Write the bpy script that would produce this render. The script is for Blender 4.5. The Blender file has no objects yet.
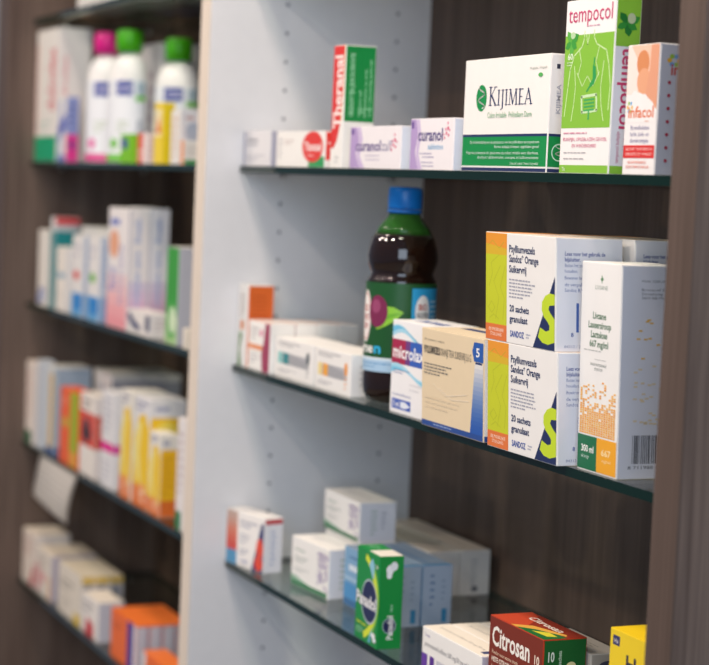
import bpy, bmesh, math, random
from mathutils import Vector, Matrix
rnd = random.Random(7)
scn = bpy.context.scene
COL = scn.collection
PI = math.pi

# ------------------------------------------------------------------ materials
MATS = {}
def lin(c):
    c /= 255
    return c/12.92 if c <= .04045 else ((c+.055)/1.055)**2.4
def rgb(h):
    return tuple(lin(int(h[i:i+2], 16)) for i in (0, 2, 4)) + (1,)
def node_mat(name):
    m = bpy.data.materials.new(name); m.use_nodes = True
    nt = m.node_tree
    return m, nt, nt.nodes, nt.nodes['Principled BSDF']
def ink(h, rough=.42):
    """printed or plain coated board of one colour, with a faint mottle"""
    k = (h, rough)
    if k in MATS: return MATS[k]
    m, nt, n, b = node_mat('board_' + h)
    tc = n.new('ShaderNodeTexCoord'); no = n.new('ShaderNodeTexNoise')
    no.inputs['Scale'].default_value = 60
    nt.links.new(tc.outputs['Object'], no.inputs['Vector'])
    mx = n.new('ShaderNodeMix'); mx.data_type = 'RGBA'
    c = rgb(h)
    mx.inputs['A'].default_value = tuple(v*.97 for v in c[:3]) + (1,)
    mx.inputs['B'].default_value = tuple(min(1, v*1.03) for v in c[:3]) + (1,)
    nt.links.new(no.outputs['Fac'], mx.inputs['Factor'])
    nt.links.new(mx.outputs['Result'], b.inputs['Base Color'])
    b.inputs['Roughness'].default_value = rough
    b.inputs['Specular IOR Level'].default_value = .35
    MATS[k] = m
    return m
def plastic(h, rough=.3): return ink(h, rough)
def wood(name, dark, light, sc=1.0):
    m, nt, n, b = node_mat(name)
    tc = n.new('ShaderNodeTexCoord'); mp = n.new('ShaderNodeMapping')
    mp.inputs['Scale'].default_value = (260*sc, 260*sc, 5)
    nt.links.new(tc.outputs['Object'], mp.inputs['Vector'])
    a = n.new('ShaderNodeTexNoise'); a.inputs['Scale'].default_value = 1; a.inputs['Detail'].default_value = 4
    nt.links.new(mp.outputs['Vector'], a.inputs['Vector'])
    mp2 = n.new('ShaderNodeMapping'); mp2.inputs['Scale'].default_value = (28*sc, 28*sc, .8)
    nt.links.new(tc.outputs['Object'], mp2.inputs['Vector'])
    a2 = n.new('ShaderNodeTexNoise'); a2.inputs['Scale'].default_value = 1; a2.inputs['Detail'].default_value = 3
    nt.links.new(mp2.outputs['Vector'], a2.inputs['Vector'])
    ad = n.new('ShaderNodeMath'); ad.operation = 'ADD'
    nt.links.new(a.outputs['Fac'], ad.inputs[0]); nt.links.new(a2.outputs['Fac'], ad.inputs[1])
    r = n.new('ShaderNodeMapRange'); r.inputs['From Min'].default_value = .7; r.inputs['From Max'].default_value = 1.3
    nt.links.new(ad.outputs[0], r.inputs['Value'])
    mx = n.new('ShaderNodeMix'); mx.data_type = 'RGBA'
    mx.inputs['A'].default_value = rgb(dark); mx.inputs['B'].default_value = rgb(light)
    nt.links.new(r.outputs['Result'], mx.inputs['Factor'])
    nt.links.new(mx.outputs['Result'], b.inputs['Base Color'])
    b.inputs['Roughness'].default_value = .5
    b.inputs['Specular IOR Level'].default_value = .3
    bp = n.new('ShaderNodeBump'); bp.inputs['Strength'].default_value = .08; bp.inputs['Distance'].default_value = .001
    nt.links.new(a.outputs['Fac'], bp.inputs['Height']); nt.links.new(bp.outputs['Normal'], b.inputs['Normal'])
    return m
M_WOOD = wood('dark_wood_laminate', '4A3B35', '77665C')
M_WOODB = wood('dark_wood_back', '493A31', '69564B')
M_EDGE = wood('brown_edge_band', '4E3F36', '64534A')
M_WHITE = ink('E2E2E4', .38)
M_CREAM = ink('E4D6C6', .4)
M_HOLE = ink('85868C', .6)
M_METAL = (lambda t: (t[3].inputs['Metallic'].__setattr__('default_value', 1), t[3].inputs['Base Color'].__setattr__('default_value', (.6, .6, .6, 1)), t[3].inputs['Roughness'].__setattr__('default_value', .3), t[0])[-1])(node_mat('satin_metal'))
def pane(name, tint):
    """thin sheet: tinted see-through with a Fresnel mirror coat"""
    m, nt, n, b = node_mat(name)
    n.remove(b)
    out = n['Material Output']
    tr = n.new('ShaderNodeBsdfTransparent'); tr.inputs[0].default_value = tint
    gl = n.new('ShaderNodeBsdfGlossy'); gl.inputs['Roughness'].default_value = .02
    fr = n.new('ShaderNodeFresnel'); fr.inputs['IOR'].default_value = 1.5
    ge = n.new('ShaderNodeNewGeometry'); ms = n.new('ShaderNodeMapRange')      # same coat seen from either side of the sheet
    ms.inputs['To Min'].default_value = 1.5; ms.inputs['To Max'].default_value = 1/1.5
    nt.links.new(ge.outputs['Backfacing'], ms.inputs['Value']); nt.links.new(ms.outputs[0], fr.inputs['IOR'])
    mx = n.new('ShaderNodeMixShader')
    nt.links.new(fr.outputs[0], mx.inputs[0]); nt.links.new(tr.outputs[0], mx.inputs[1]); nt.links.new(gl.outputs[0], mx.inputs[2])
    nt.links.new(mx.outputs[0], out.inputs['Surface'])
    return m
M_GLASS = pane('clear_glass_sheet', (.86, .92, .895, 1))
def glass_edge():
    m, nt, n, b = node_mat('green_glass_edge')
    b.inputs['Base Color'].default_value = (.002, .016, .010, 1); b.inputs['Roughness'].default_value = .1
    b.inputs['Specular IOR Level'].default_value = .25
    return m
M_GEDGE = glass_edge()
def bottle_mat(name, col, trans, rough=.06):
    m, nt, n, b = node_mat(name)
    b.inputs['Base Color'].default_value = col; b.inputs['Roughness'].default_value = rough
    b.inputs['Transmission Weight'].default_value = trans; b.inputs['IOR'].default_value = 1.45
    return m
def juice_mat():
    m, nt, n, b = node_mat('prune_juice_behind_green_pet')
    tc = n.new('ShaderNodeTexCoord'); no = n.new('ShaderNodeTexNoise'); no.inputs['Scale'].default_value = 30
    nt.links.new(tc.outputs['Object'], no.inputs['Vector'])
    mx = n.new('ShaderNodeMix'); mx.data_type = 'RGBA'
    mx.inputs['A'].default_value = rgb('160A06'); mx.inputs['B'].default_value = rgb('22110A')
    nt.links.new(no.outputs['Fac'], mx.inputs['Factor']); nt.links.new(mx.outputs['Result'], b.inputs['Base Color'])
    b.inputs['Roughness'].default_value = .05; b.inputs['Specular IOR Level'].default_value = .6
    return m

# ------------------------------------------------------------------ object helpers
def link(name, bm, mats, parent=None, smooth=False, loc=None):
    me = bpy.data.meshes.new(name)
    bm.normal_update(); bm.to_mesh(me); bm.free()
    for m in mats: me.materials.append(m)
    if smooth:
        for p in me.polygons: p.use_smooth = True
    o = bpy.data.objects.new(name, me); COL.objects.link(o)
    if parent: o.parent = parent
    if loc: o.location = loc
    return o
def tag(o, label, cat, group=None):
    o['label'] = label; o['category'] = cat
    if group: o['group'] = group
    return o
def thing(name, label, cat, loc=(0, 0, 0), rotz=0, group=None):
    o = bpy.data.objects.new(name, None); COL.objects.link(o)
    o.empty_display_size = .02
    o.location = loc; o.rotation_euler = (0, 0, rotz)
    return tag(o, label, cat, group)
def bm_box(bm, x0, y0, z0, x1, y1, z1, mi=0, bev=0):
    vs = [bm.verts.new((x, y, z)) for z in (z0, z1) for y in (y0, y1) for x in (x0, x1)]
    fs = [bm.faces.new([vs[i] for i in q]) for q in ((0, 2, 3, 1), (4, 5, 7, 6), (0, 1, 5, 4), (2, 6, 7, 3), (0, 4, 6, 2), (1, 3, 7, 5))]
    for f in fs: f.material_index = mi
    if bev:
        es = list({e for f in fs for e in f.edges})
        r = bmesh.ops.bevel(bm, geom=es, offset=bev, segments=2, affect='EDGES', profile=.6)
        for f in r['faces']: f.material_index = mi
    return fs
def bm_lathe(bm, prof, seg=40, mi=0, sx=1, sy=1, cap=True):
    rings = []
    for r, z in prof:
        rings.append([bm.verts.new((r*math.cos(2*PI*k/seg)*sx, r*math.sin(2*PI*k/seg)*sy, z)) for k in range(seg)])
    for a, b in zip(rings, rings[1:]):
        for k in range(seg):
            f = bm.faces.new((a[k], a[(k+1) % seg], b[(k+1) % seg], b[k])); f.material_index = mi
    if cap:
        bm.faces.new(rings[0][::-1]).material_index = mi
        bm.faces.new(rings[-1]).material_index = mi

# ------------------------------------------------------------------ printing
_T = {}
def glyphs(text, bold=0):
    """outline of a line of text as (verts, faces, width) with cap height 1"""
    k = (text, bold)
    if k in _T: return _T[k]
    cu = bpy.data.curves.new('t', 'FONT'); cu.body = text; cu.size = 1; cu.resolution_u = 2; cu.offset = bold
    o = bpy.data.objects.new('t', cu); COL.objects.link(o)
    bpy.context.view_layer.update()
    dg = bpy.context.evaluated_depsgraph_get()
    me = o.evaluated_get(dg).to_mesh()
    vs = [v.co.copy() for v in me.vertices]; fs = [tuple(p.vertices) for p in me.polygons]
    o.evaluated_get(dg).to_mesh_clear()
    bpy.data.objects.remove(o); bpy.data.curves.remove(cu)
    x0 = min(v.x for v in vs); x1 = max(v.x for v in vs)
    CAP = .69
    _T[k] = ([((v.x-x0)/(x1-x0), v.y/CAP) for v in vs], fs, (x1-x0)/CAP)
    return _T[k]
class Print:
    """collects flat print on one face; map(u,v,layer) gives the 3-D point"""
    def __init__(s, bm, mats, fmap, seg=1):
        s.bm, s.mats, s.map, s.n, s.seg = bm, mats, fmap, 0, seg
    def mi(s, h):
        m = ink(h) if isinstance(h, str) else h
        if m not in s.mats: s.mats.append(m)
        return s.mats.index(m)
    def slabs(s, pts):
        """cut an outline into 5 degree strips so that it follows a round wall"""
        lo = math.floor(min(p[0] for p in pts)/5); hi = math.ceil(max(p[0] for p in pts)/5)
        for q in range(lo, hi):
            P = pts
            for lim, sg in ((q*5., 1), (q*5.+5, -1)):
                o = []
                for a, b in zip(P, P[1:]+P[:1]):
                    da, db = sg*(a[0]-lim), sg*(b[0]-lim)
                    if da >= 0: o.append(a)
                    if da*db < 0: t = da/(da-db); o.append((a[0]+(b[0]-a[0])*t, a[1]+(b[1]-a[1])*t))
                P = o
                if len(P) < 3: break
            if len(P) > 2: yield P
    def poly(s, pts, h):
        i = s.mi(h)
        if s.seg > 1:
            for P in s.slabs(list(pts)): s.bm.faces.new([s.bm.verts.new(s.map(u, v, s.n)) for u, v in P]).material_index = i
            return
        try: s.bm.faces.new([s.bm.verts.new(s.map(u, v, s.n)) for u, v in pts]).material_index = i
        except ValueError: pass
    def draw(s, items):
        tile = False
        for it in items:
            k = it[0]
            small = k == 'r' and s.seg == 1 and it[3]-it[1] < .07      # rows of little tiles share one layer
            if not (small and tile): s.n += 1
            tile = small
            if k == 'r':
                _, a, b, c, d, h = it
                n = 1
                for q in range(n):
                    u0 = a+(c-a)*q/n; u1 = a+(c-a)*(q+1)/n
                    s.poly([(u0, b), (u1, b), (u1, d), (u0, d)], h)
            elif k == 'p': s.poly(it[1], it[2])
            elif k == 'e':
                _, cu, cv, ru, rv, h = it
                s.poly([(cu+ru*math.cos(2*PI*q/28), cv+rv*math.sin(2*PI*q/28)) for q in range(28)], h)
            elif k == 'l':                                   # stroke: points, half width u, half width v, colour
                _, pts, wu, wv, h = it
                for (a, b), (c, d) in zip(pts, pts[1:]):
                    dx, dy = (c-a)/wu, (d-b)/wv; L = math.hypot(dx, dy) or 1
                    nx, ny = -dy/L*wu, dx/L*wv
                    ex, ey = dx/L*wu*.5, dy/L*wv*.5
                    s.poly([(a-nx-ex, b-ny-ey), (c-nx+ex, d-ny+ey), (c+nx+ex, d+ny+ey), (a+nx-ex, b+ny-ey)], h)
            elif k in ('t', 'T', 'V'):                       # T bold, V bold running upwards
                _, text, u0, v0, wu, hv, h = it[:7]
                vs, fs, w = glyphs(text, .022 if k != 't' else 0)
                i = s.mi(h)
                if s.seg > 1:
                    q2 = [(u0-wu*y, v0+hv*x) if k == 'V' else (u0+wu*x, v0+hv*y) for x, y in vs]
                    for f in fs: s.poly([q2[q] for q in f], h)
                    continue
                if k == 'V': bv = [s.bm.verts.new(s.map(u0-wu*y, v0+hv*x, s.n)) for x, y in vs]
                else: bv = [s.bm.verts.new(s.map(u0+wu*x, v0+hv*y, s.n)) for x, y in vs]
                for f in fs:
                    try: s.bm.faces.new([bv[q] for q in f]).material_index = i
                    except ValueError: pass
            elif k == 'm':                                   # tiny unreadable lines of print
                _, a, b, c, d, n, h = it
                for q in range(n):
                    v = d-(d-b)*(q+.5)/n; hh = (d-b)/n*.2
                    u = a; end = c-(c-a)*(rnd.random()*.25 if q < n-1 else .45)
                    while u < end:
                        w = (c-a)*(.05+.09*rnd.random())
                        s.poly([(u, v-hh), (min(u+w, end), v-hh), (min(u+w, end), v+hh), (u, v+hh)], h)
                        u += w+(c-a)*.022
EPS = .00007
def carton(name, label, loc, w, d, h, body='EDEAE6', front=(), side=(), top=(), rot=0, group=None, flap=True, cat='medicine box', topc=None, lean=0):
    """a folded board carton: body with the printed front and top, and the tucked end flap on its right end"""
    bm = bmesh.new(); mats = [ink(body)]
    bm_box(bm, 0, 0, 0, w, d, h, 0, min(.0007, d*.1))
    st = .000007
    Print(bm, mats, lambda u, v, n: (.0006+u*(w-.0012), -EPS-st*n, .0006+v*(h-.0012))).draw(front)
    if topc: top = [('r', 0, 0, 1, 1, topc)] + list(top)
    Print(bm, mats, lambda u, v, n: (.0006+u*(w-.0012), .0006+v*(d-.0012), h+EPS+st*n)).draw(top)
    def slant(m):                                            # a filled carton that stands a little crooked
        for v in m.verts: v.co.y -= lean*v.co.z
    if not flap:
        Print(bm, mats, lambda u, v, n: (w+EPS+st*n, .0006+u*(d-.0012), .0006+v*(h-.0012))).draw(side)
        o = link(name, bm, mats); o.location = loc; o.rotation_euler = (0, 0, rot)
        return tag(o, label, cat, group)
    t = thing(name, label, cat, loc, rot, group)
    slant(bm); link('carton_body', bm, mats, t)
    fb = bmesh.new(); fm = [ink(body)]
    th = .0005; y0, y1, z0, z1 = .0009, d-.0009, .0006, h-.0009
    c = min(.003, d*.15)
    out = [(y0, z0), (y1, z0), (y1, z1-c), (y1-c*.3, z1-c*.3), (y1-c, z1), (y0+c, z1), (y0+c*.3, z1-c*.3), (y0, z1-c)]
    A = [fb.verts.new((w+.00005, a, b)) for a, b in out]; B = [fb.verts.new((w+th, a, b)) for a, b in out]
    fb.faces.new(A[::-1]); fb.faces.new(B)
    for q in range(len(out)): fb.faces.new((A[q], A[(q+1) % 8], B[(q+1) % 8], B[q]))
    Print(fb, fm, lambda u, v, n: (w+th+EPS*.5+st*n, y0+u*(y1-y0), z0+v*(z1-z0))).draw(side)
    slant(fb); link('end_flap', fb, fm, t)
    return t

# ------------------------------------------------------------------ the cabinet
S = .24; W = 1.013; D = .245; T = .033; SET = .043
L = -T-W
ZB, ZT = -1.27, 1.02
cab = thing('display_cabinet', 'tall dark wood wall cabinet with a white divider between two open shelf bays', 'cabinet', (0, 0, ZB))
def panel(x0, x1, inner, edge, holes):
    bm = bmesh.new(); mats = [inner, M_HOLE]
    bm_box(bm, x0, -SET, 0, x1, D+.018, ZT-ZB, 0, .0006)
    if holes:
        for y in (.054, .2):
            for k in range(-30, 22):
                z = .2302+.0342857*k
                if abs((k) % 7) == 0 and -15 < k < 8: continue
                ring = [bm.verts.new((x1+.00025, y+.0023*math.cos(q*PI/8), z-ZB+.0023*math.sin(q*PI/8))) for q in range(16)]
                bm.faces.new(ring).material_index = 1
    p = link('side_panel', bm, mats, cab)
    bm = bmesh.new(); bm_box(bm, x0+.0002, -SET-.0012, 0, x1-.0002, -SET, ZT-ZB, 0, .0004)
    link('edge_band', bm, [edge], p)
    return p
def pins(p, x, sgn, levels):
    for z in levels:
        for y in (.054, .2):
            bm = bmesh.new()
            bmesh.ops.create_cone(bm, cap_ends=True, segments=14, radius1=.0028, radius2=.0026, depth=.012,
                                  matrix=Matrix.Translation((x+sgn*.006, y, z-.0108-ZB)) @ Matrix.Rotation(PI/2, 4, 'Y'))
            link('shelf_pin', bm, [M_METAL], p, True)
pl = panel(L-.075, L, M_WOOD, M_EDGE, False); pl['label'] = 'dark brown end panel at the far left'
pm = panel(-T, 0, M_WHITE, M_CREAM, True); pm['label'] = 'white divider panel with rows of drilled holes and a cream edge'
pr = panel(W, W+T, M_WOOD, M_EDGE, False); pr['label'] = 'dark brown end panel close by on the right'
pins(pm, 0, 1, (S, 0, -S)); pins(pl, L, 1, (2*S, S, 0, -S, -2*S))
for a, b in ((L, -T), (0, W)):
    bm = bmesh.new(); bm_box(bm, a, D, 0, b, D+.018, ZT-ZB)
    link('back_panel', bm, [M_WOODB], cab)
bm = bmesh.new(); bm_box(bm, L-.075, -SET, ZT-ZB, W+T, D+.018, ZT-ZB+.03, 0, .001); link('top_panel', bm, [M_WOOD], cab)
def shelf(x0, x1, z, label, group):
    bm = bmesh.new(); g = .008; b = .0007
    ya, yb = 0, D-.001
    fs = bm_box(bm, x0, ya, -g, x1, yb, 0, 0)
    for f in fs[2:]: f.material_index = 1
    o = link('glass_shelf', bm, [M_GLASS, M_GEDGE]); o.location = (0, 0, z)
    return tag(o, label, 'shelf', group)
GR, GL = 'glass shelves of the right bay', 'glass shelves of the left bay'
shelf(.001, W-.001, S, 'green edged glass shelf at eye level in the bay right of the white divider', GR)
shelf(.001, W-.001, 0, 'glass shelf in the right bay carrying the plum juice bottle', GR)
shelf(.001, W-.001, -S, 'lowest glass shelf of the right bay, mostly empty, seen from above', GR)
for z, t in ((2*S, 'topmost glass shelf of the left bay, seen from below above the shampoo bottles'),
             (S, 'glass shelf in the left bay carrying the white bottles with pink and green caps'),
             (0, 'glass shelf in the left bay under the tall white boxes fading to pink'),
             (-S, 'glass shelf in the left bay with a white paper note hanging from it'),
             (-2*S, 'lowest glass shelf of the left bay, carrying the orange boxes')):
    shelf(L+.001, -T-.001, z, t, GL)

# room around the cabinet
bm = bmesh.new(); bm_box(bm, -3, -3.2, ZB-.1, 3.4, D+.1, ZB); o = link('floor', bm, [ink('9A938B', .5)]); o['kind'] = 'structure'
bm = bmesh.new(); bm_box(bm, -3, D+.02, ZB, 3.4, D+.1, 1.7); o = link('wall_back', bm, [ink('CFCDC8', .7)]); o['kind'] = 'structure'

# ------------------------------------------------------------------ right bay, upper shelf
GY = '8A8A94'; NV = '23305C'; WH = 'F2EFEA'
G1 = 'boxes on the eye level shelf of the right bay'
carton('medicine_box', 'small pale grey box at the left end of the eye level glass shelf', (.003, .003, S), .09, .05, .0417, 'DEDCDE',
       [('r', 0, 0, .07, 1, '8C93AE'), ('T', 'Artelac', .13, .70, .42, .11, '6A6C7C'), ('m', .13, .56, .85, .66, 1, '77798A'), ('m', .13, .12, .8, .34, 3, 'A8A8B2')],
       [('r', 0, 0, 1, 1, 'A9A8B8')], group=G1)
th_l = carton('medicine_box', 'low white box with a red circle, left of the tall red and green box', (.1, .008, S), .146, .05, .0401, WH,
       [('m', .05, .2, .12, .85, 5, '9A9AA2'), ('m', .17, .62, .42, .8, 2, 'C9B9B4'), ('r', .68, 0, 1, .3, '2E9B57'), ('e', .76, .57, .21, .44, 'E03A33'), ('T', 'Theranal', .6, .46, .33, .24, 'F6EEEA'), ('m', .66, .28, .9, .36, 1, 'F4D0CB')],
       [('r', .0, .2, .55, 1, 'E03A33'), ('T', 'Theranal', .05, .5, .9, .2, 'F6EEEA')], group=G1)
carton('medicine_box', 'tall upright red, green and white ointment box on the eye level shelf', (.2615, .008, S), .031, .036, .1307, WH,
       [('p', [(0, .16), (.28, .16), (.55, .22), (.8, .36), (.93, .6), (.97, 1), (0, 1)], 'DC3430'), ('p', [(.8, .36), (.86, .36), (.96, .6), (1, 1), (.97, 1), (.93, .6)], 'E8C24C'),
        ('V', 'Theranal', .84, .32, .7, .6, 'FBEFE9'), ('m', .45, .03, .8, .1, 2, 'B5B5B5')],
       [('r', 0, .38, 1, 1, '13833F'), ('V', 'VERZACHT PIJN, JEUK EN IRRITATIE', .3, .42, .14, .52, '9DD2AC'), ('m', .45, .45, .95, .5, 2, '8CC89E'), ('V', 'Theranal zalf', .55, .42, .06, .22, '9DD2AC'), ('V', 'bij aambeien en jeuk', .72, .42, .06, .4, '9DD2AC'), ('V', 'voor uitwendig gebruik', .88, .42, .06, .48, '9DD2AC')], group=G1)
def pepper(u, v, s, a):
    o = []
    for k, (du, dv, r) in enumerate(((0, 0, .2), (.35, .5, .26), (.75, .3, .22), (.2, .95, .2), (.62, 1.05, .28), (.95, .85, .17), (-.15, .4, .15), (.55, 1.6, .2))):
        o.append(('e', u+du*s, v+dv*s*a, r*s*.6, r*s*a*.8, ('D9527A', 'E0698C')[k % 2]))
    return o
VI = 'B59CCB'
def curanol(second, sc, w):
    return [('r', 0, 0, .09, 1, 'C9B5DB'), ('p', [(0, 0), (.2, 0), (.12, .35), (.18, .7), (.13, 1), (0, 1)], VI), ('p', [(.2, 0), (.3, 0), (.2, .3), (.25, .7), (.2, 1), (.14, 1), (.19, .7), (.14, .35)], 'CDBADD'),
            ('r', .02, .82, .07, .95, '5C3B8C')]
carton('medicine_box', 'white and lilac ointment box marked zalf, beside the tall red and green box', (.3154, .008, S), .127, .05, .0435, 'F0EAEC',
       curanol(0, 0, 0)+[('T', 'curanol', .12, .42, .5, .25, '4E2F7F'), ('t', 'zalf', .64, .42, .2, .25, '8B83A5')]+pepper(.83, .45, .1, 2.2)+[('m', .32, .28, .82, .33, 1, '9F93B5'), ('m', .32, .18, .82, .23, 1, '9F93B5')],
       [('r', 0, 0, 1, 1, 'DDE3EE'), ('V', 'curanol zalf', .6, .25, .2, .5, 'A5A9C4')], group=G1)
carton('medicine_box', 'white and lilac tablet box marked tabletten, left of the big green and white box', (.4643, .008, S), .095, .052, .0496, 'F0EAEC',
       curanol(0, 0, 0)+[('T', 'curanol', .18, .57, .58, .24, '3E2A78')]+pepper(.80, .62, .12, 1.5)+[('t', 'tabletten', .42, .4, .36, .11, '5AA9D6'), ('m', .22, .29, .78, .34, 1, '8E86B0'), ('m', .3, .22, .78, .27, 1, '8E86B0'), ('m', .28, .12, .78, .16, 1, '8E86B0'), ('m', .3, .05, .78, .09, 1, '8E86B0')],
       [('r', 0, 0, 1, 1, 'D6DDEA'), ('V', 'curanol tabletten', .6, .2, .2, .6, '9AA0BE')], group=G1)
def serif_caps(text, u0, v0, wu, hv, h):
    """spaced roman capitals built from bold stems, thin strokes and slab serifs"""
    out = []; wid = dict(K=.8, I=.38, J=.42, M=1.0, E=.66, A=.8); tot = sum(wid[c] for c in text); k = wu/tot; u = u0
    def S(a, b, c, d, t): out.append(('l', [(u+a*k, v0+b*hv), (u+c*k, v0+d*hv)], t*k, t*k*1.2, h))
    def F(c, y): out.append(('l', [(u+(c-.13)*k, v0+y*hv), (u+(c+.13)*k, v0+y*hv)], .02*k, .022*hv, h))
    for c in text:
        if c in 'KIE' : S(.18, 0, .18, 1, .055); F(.18, .01); F(.18, .99)
        if c == 'K': S(.2, .45, .6, 1, .025); S(.28, .55, .66, 0, .055); F(.6, .99); F(.66, .01)
        if c == 'J': S(.22, -.2, .22, 1, .055); F(.22, .99); S(.22, -.2, .05, -.3, .035)
        if c == 'M':
            S(.14, 0, .2, 1, .025); S(.2, 1, .48, .05, .055); S(.48, .05, .78, 1, .025); S(.78, 1, .84, 0, .055); F(.14, .01); F(.84, .01); F(.18, .99); F(.8, .99)
        if c == 'E': S(.18, .98, .52, .98, .025); S(.18, .5, .44, .5, .025); S(.18, .02, .55, .02, .025)
        if c == 'A': S(.08, 0, .38, 1, .025); S(.36, 1, .68, 0, .055); S(.2, .33, .55, .33, .022); F(.08, .01); F(.68, .01)
        u += wid[c]*k
    return out
GN = '0E8B46'
def coil(cu, cv, ru, rv, h, n=26):
    pts = [(cu+ru*math.sin(q/n*3.4*PI+.4)*.6, cv+rv*(q/n*2-1)*.85) for q in range(n+1)]
    return [('l', pts, ru*.13, rv*.06, h)]
carton('medicine_box', 'large white box with a green lower band and a green oval emblem', (.5779, .008, S), .16, .05, .1012, 'F3EEE9',
       [('r', 0, 0, 1, .305, GN), ('r', 0, .305, 1, .328, NV), ('r', 0, .0, 1, .03, NV), ('r', 0, .03, 1, .045, 'EDEAE6'), ('e', .215, .655, .065, .12, GN)]+coil(.215, .655, .055, .11, 'EDEAE6')+
       serif_caps('K', .3, .585, .11, .165, NV)+serif_caps('IJIMEA', .405, .585, .415, .135, NV)+
       [('t', 'Colon Irritabile  Prikkelbare Darm', .3, .475, .52, .05, '7FB089'), ('t', '14 capsules / 14 kapseln', .78, .88, .19, .024, '8E9A90'), ('e', .9, .83, .025, .018, '58AE5A')]+
       [('t', 'Bij de behandeling van de symptomen van het prikkelbare darmsyndroom', .1, .245, .82, .026, 'D5EBDD'), ('t', 'diarree, buikpijn, krampen, opgeblazen gevoel', .4, .205, .52, .026, 'D5EBDD'),
        ('t', 'Pour le traitement du syndrome du colon irritable avec diarrhees,', .06, .15, .86, .026, 'D5EBDD'), ('t', 'douleurs abdominales, crampes et ballonnements', .2, .11, .72, .026, 'D5EBDD'), ('t', 'Dispositif medical / Medisch hulpmiddel', .6, .06, .32, .022, 'D5EBDD')],
       [('r', 0, 0, 1, .305, GN), ('r', 0, .305, 1, .328, NV), ('r', 0, .0, 1, .03, NV), ('r', 0, .03, 1, .045, 'EDEAE6'), ('e', .22, .17, .15, .075, 'CDE8D6'), ('e', .22, .17, .13, .065, GN)]+coil(.22, .17, .1, .06, 'EDEAE6')+[('r', .1, .88, .17, .92, '303448'), ('V', 'KIJIMEA', .2, .5, .08, .25, 'B5B5BE')], group=G1)
LG = '86BE3C'
def leaf(u, v, s, a, h, h2):
    def bl(ang, ln):
        c, d = math.cos(ang), math.sin(ang)
        return [(u+s*ln*(x*c-y*d), v+s*a*ln*(x*d+y*c)) for x, y in ((0, 0), (.3, .25), (.65, .28), (1, 0), (.65, -.28), (.3, -.25))]
    return [('p', bl(.5, 1), h), ('p', bl(2.2, .9), h2), ('p', bl(-1.4, .9), h2), ('p', bl(3.6, .8), h), ('p', bl(-.5, .8), h)]
WL = 'CBE6A8'
body = [('l', [(.05, .33), (.1, .5), (.13, .6), (.2, .68), (.36, .73), (.4, .78), (.4, .82)], .0078, 0.0039, WL), ('l', [(.95, .36), (.97, .5), (.92, .62), (.86, .7), (.66, .74), (.6, .78), (.6, .82)], .0078, 0.0039, WL),
        ('l', [(.22, .62), (.26, .5), (.24, .4), (.2, .3)], .0065, 0.00325, WL), ('l', [(.82, .64), (.78, .5), (.8, .4), (.86, .3)], .0065, 0.00325, WL), ('l', [(.28, .58), (.4, .5), (.5, .56), (.62, .5), (.74, .58)], .0052, 0.0026, WL),
        ('l', [(.44, .8), (.47, .74), (.5, .8)], .006, .004, WL), ('l', [(.3, .72), (.36, .64), (.3, .56)], .006, .003, WL), ('l', [(.72, .73), (.66, .64), (.73, .56)], .006, .003, WL)]
gut = [('p', [(.6, .62), (.66, .61), (.68, .55), (.64, .51), (.56, .49), (.55, .51), (.61, .54)], '2E9C50'), ('l', [(.63, .66), (.62, .6)], .012, .006, '2E9C50'), ('l', [(.56, .5), (.5, .47)], .012, .006, '2E9C50'),
       ('l', [(.4, .44), (.7, .45), (.72, .36), (.42, .35), (.4, .44)], .016, .008, 'CBE7B4')]+[('l', [(.46, .42-.02*q), (.66, .425-.02*q)], .014, .005, '3FA65C') for q in range(4)]+[('l', [(.56, .36), (.56, .31)], .014, .006, '3FA65C')]
PK = 'C8406E'
carton('medicine_box', 'tallest box on the eye level shelf, lime green with a line drawn torso', (.7605, .008, S), .079, .0238, .1425, 'F3EFEC',
       [('r', 0, .26, 1, .8, LG), ('r', 0, 0, 1, .045, LG)]+body+gut+leaf(.13, .76, .17, .55, '3E9A3A', '5DB044')+[('e', .16, .8, .05, .02, 'B9D7A8')]+
       [('t', 'tempocol', .05, .875, .9, .095, PK), ('m', .45, .84, .92, .855, 1, 'D59AB0'), ('T', '60', .07, .66, .11, .035, 'E9F5DA'), ('m', .06, .62, .22, .65, 2, 'D5EBC0')]+
       [('m', .06, .222, .95, .24, 1, 'D28AA0'), ('t', 'BUIKPIJN, OPGEBLAZEN GEVOEL', .06, .185, .9, .02, 'CF6A88'), ('t', 'EN WINDERIGHEID', .25, .148, .5, .02, 'CF6A88'), ('m', .08, .11, .92, .125, 1, 'AFA9AC'), ('m', .08, .075, .85, .09, 1, 'AFA9AC'), ('T', 'Tx', .06, .012, .07, .02, 'E9F5DA')],
       [('r', 0, 0, 1, 1, 'E4E4EA'), ('r', 0, .72, 1, 1, LG), ('r', 0, 0, 1, .045, LG)]+leaf(.45, .85, .6, .14, '2F8A38', '1E7330')+[('e', .62, .88, .17, .03, 'B4C39E'), ('V', 'tempocol', .32, .715, -.5, -.46, PK), ('V', 'tempocol buikpijn', .35, .06, .14, .18, 'C98AA0'), ('V', 'winderigheid', .65, .06, .14, .14, 'C98AA0')], group=G1)
OR = 'E39A72'
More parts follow.
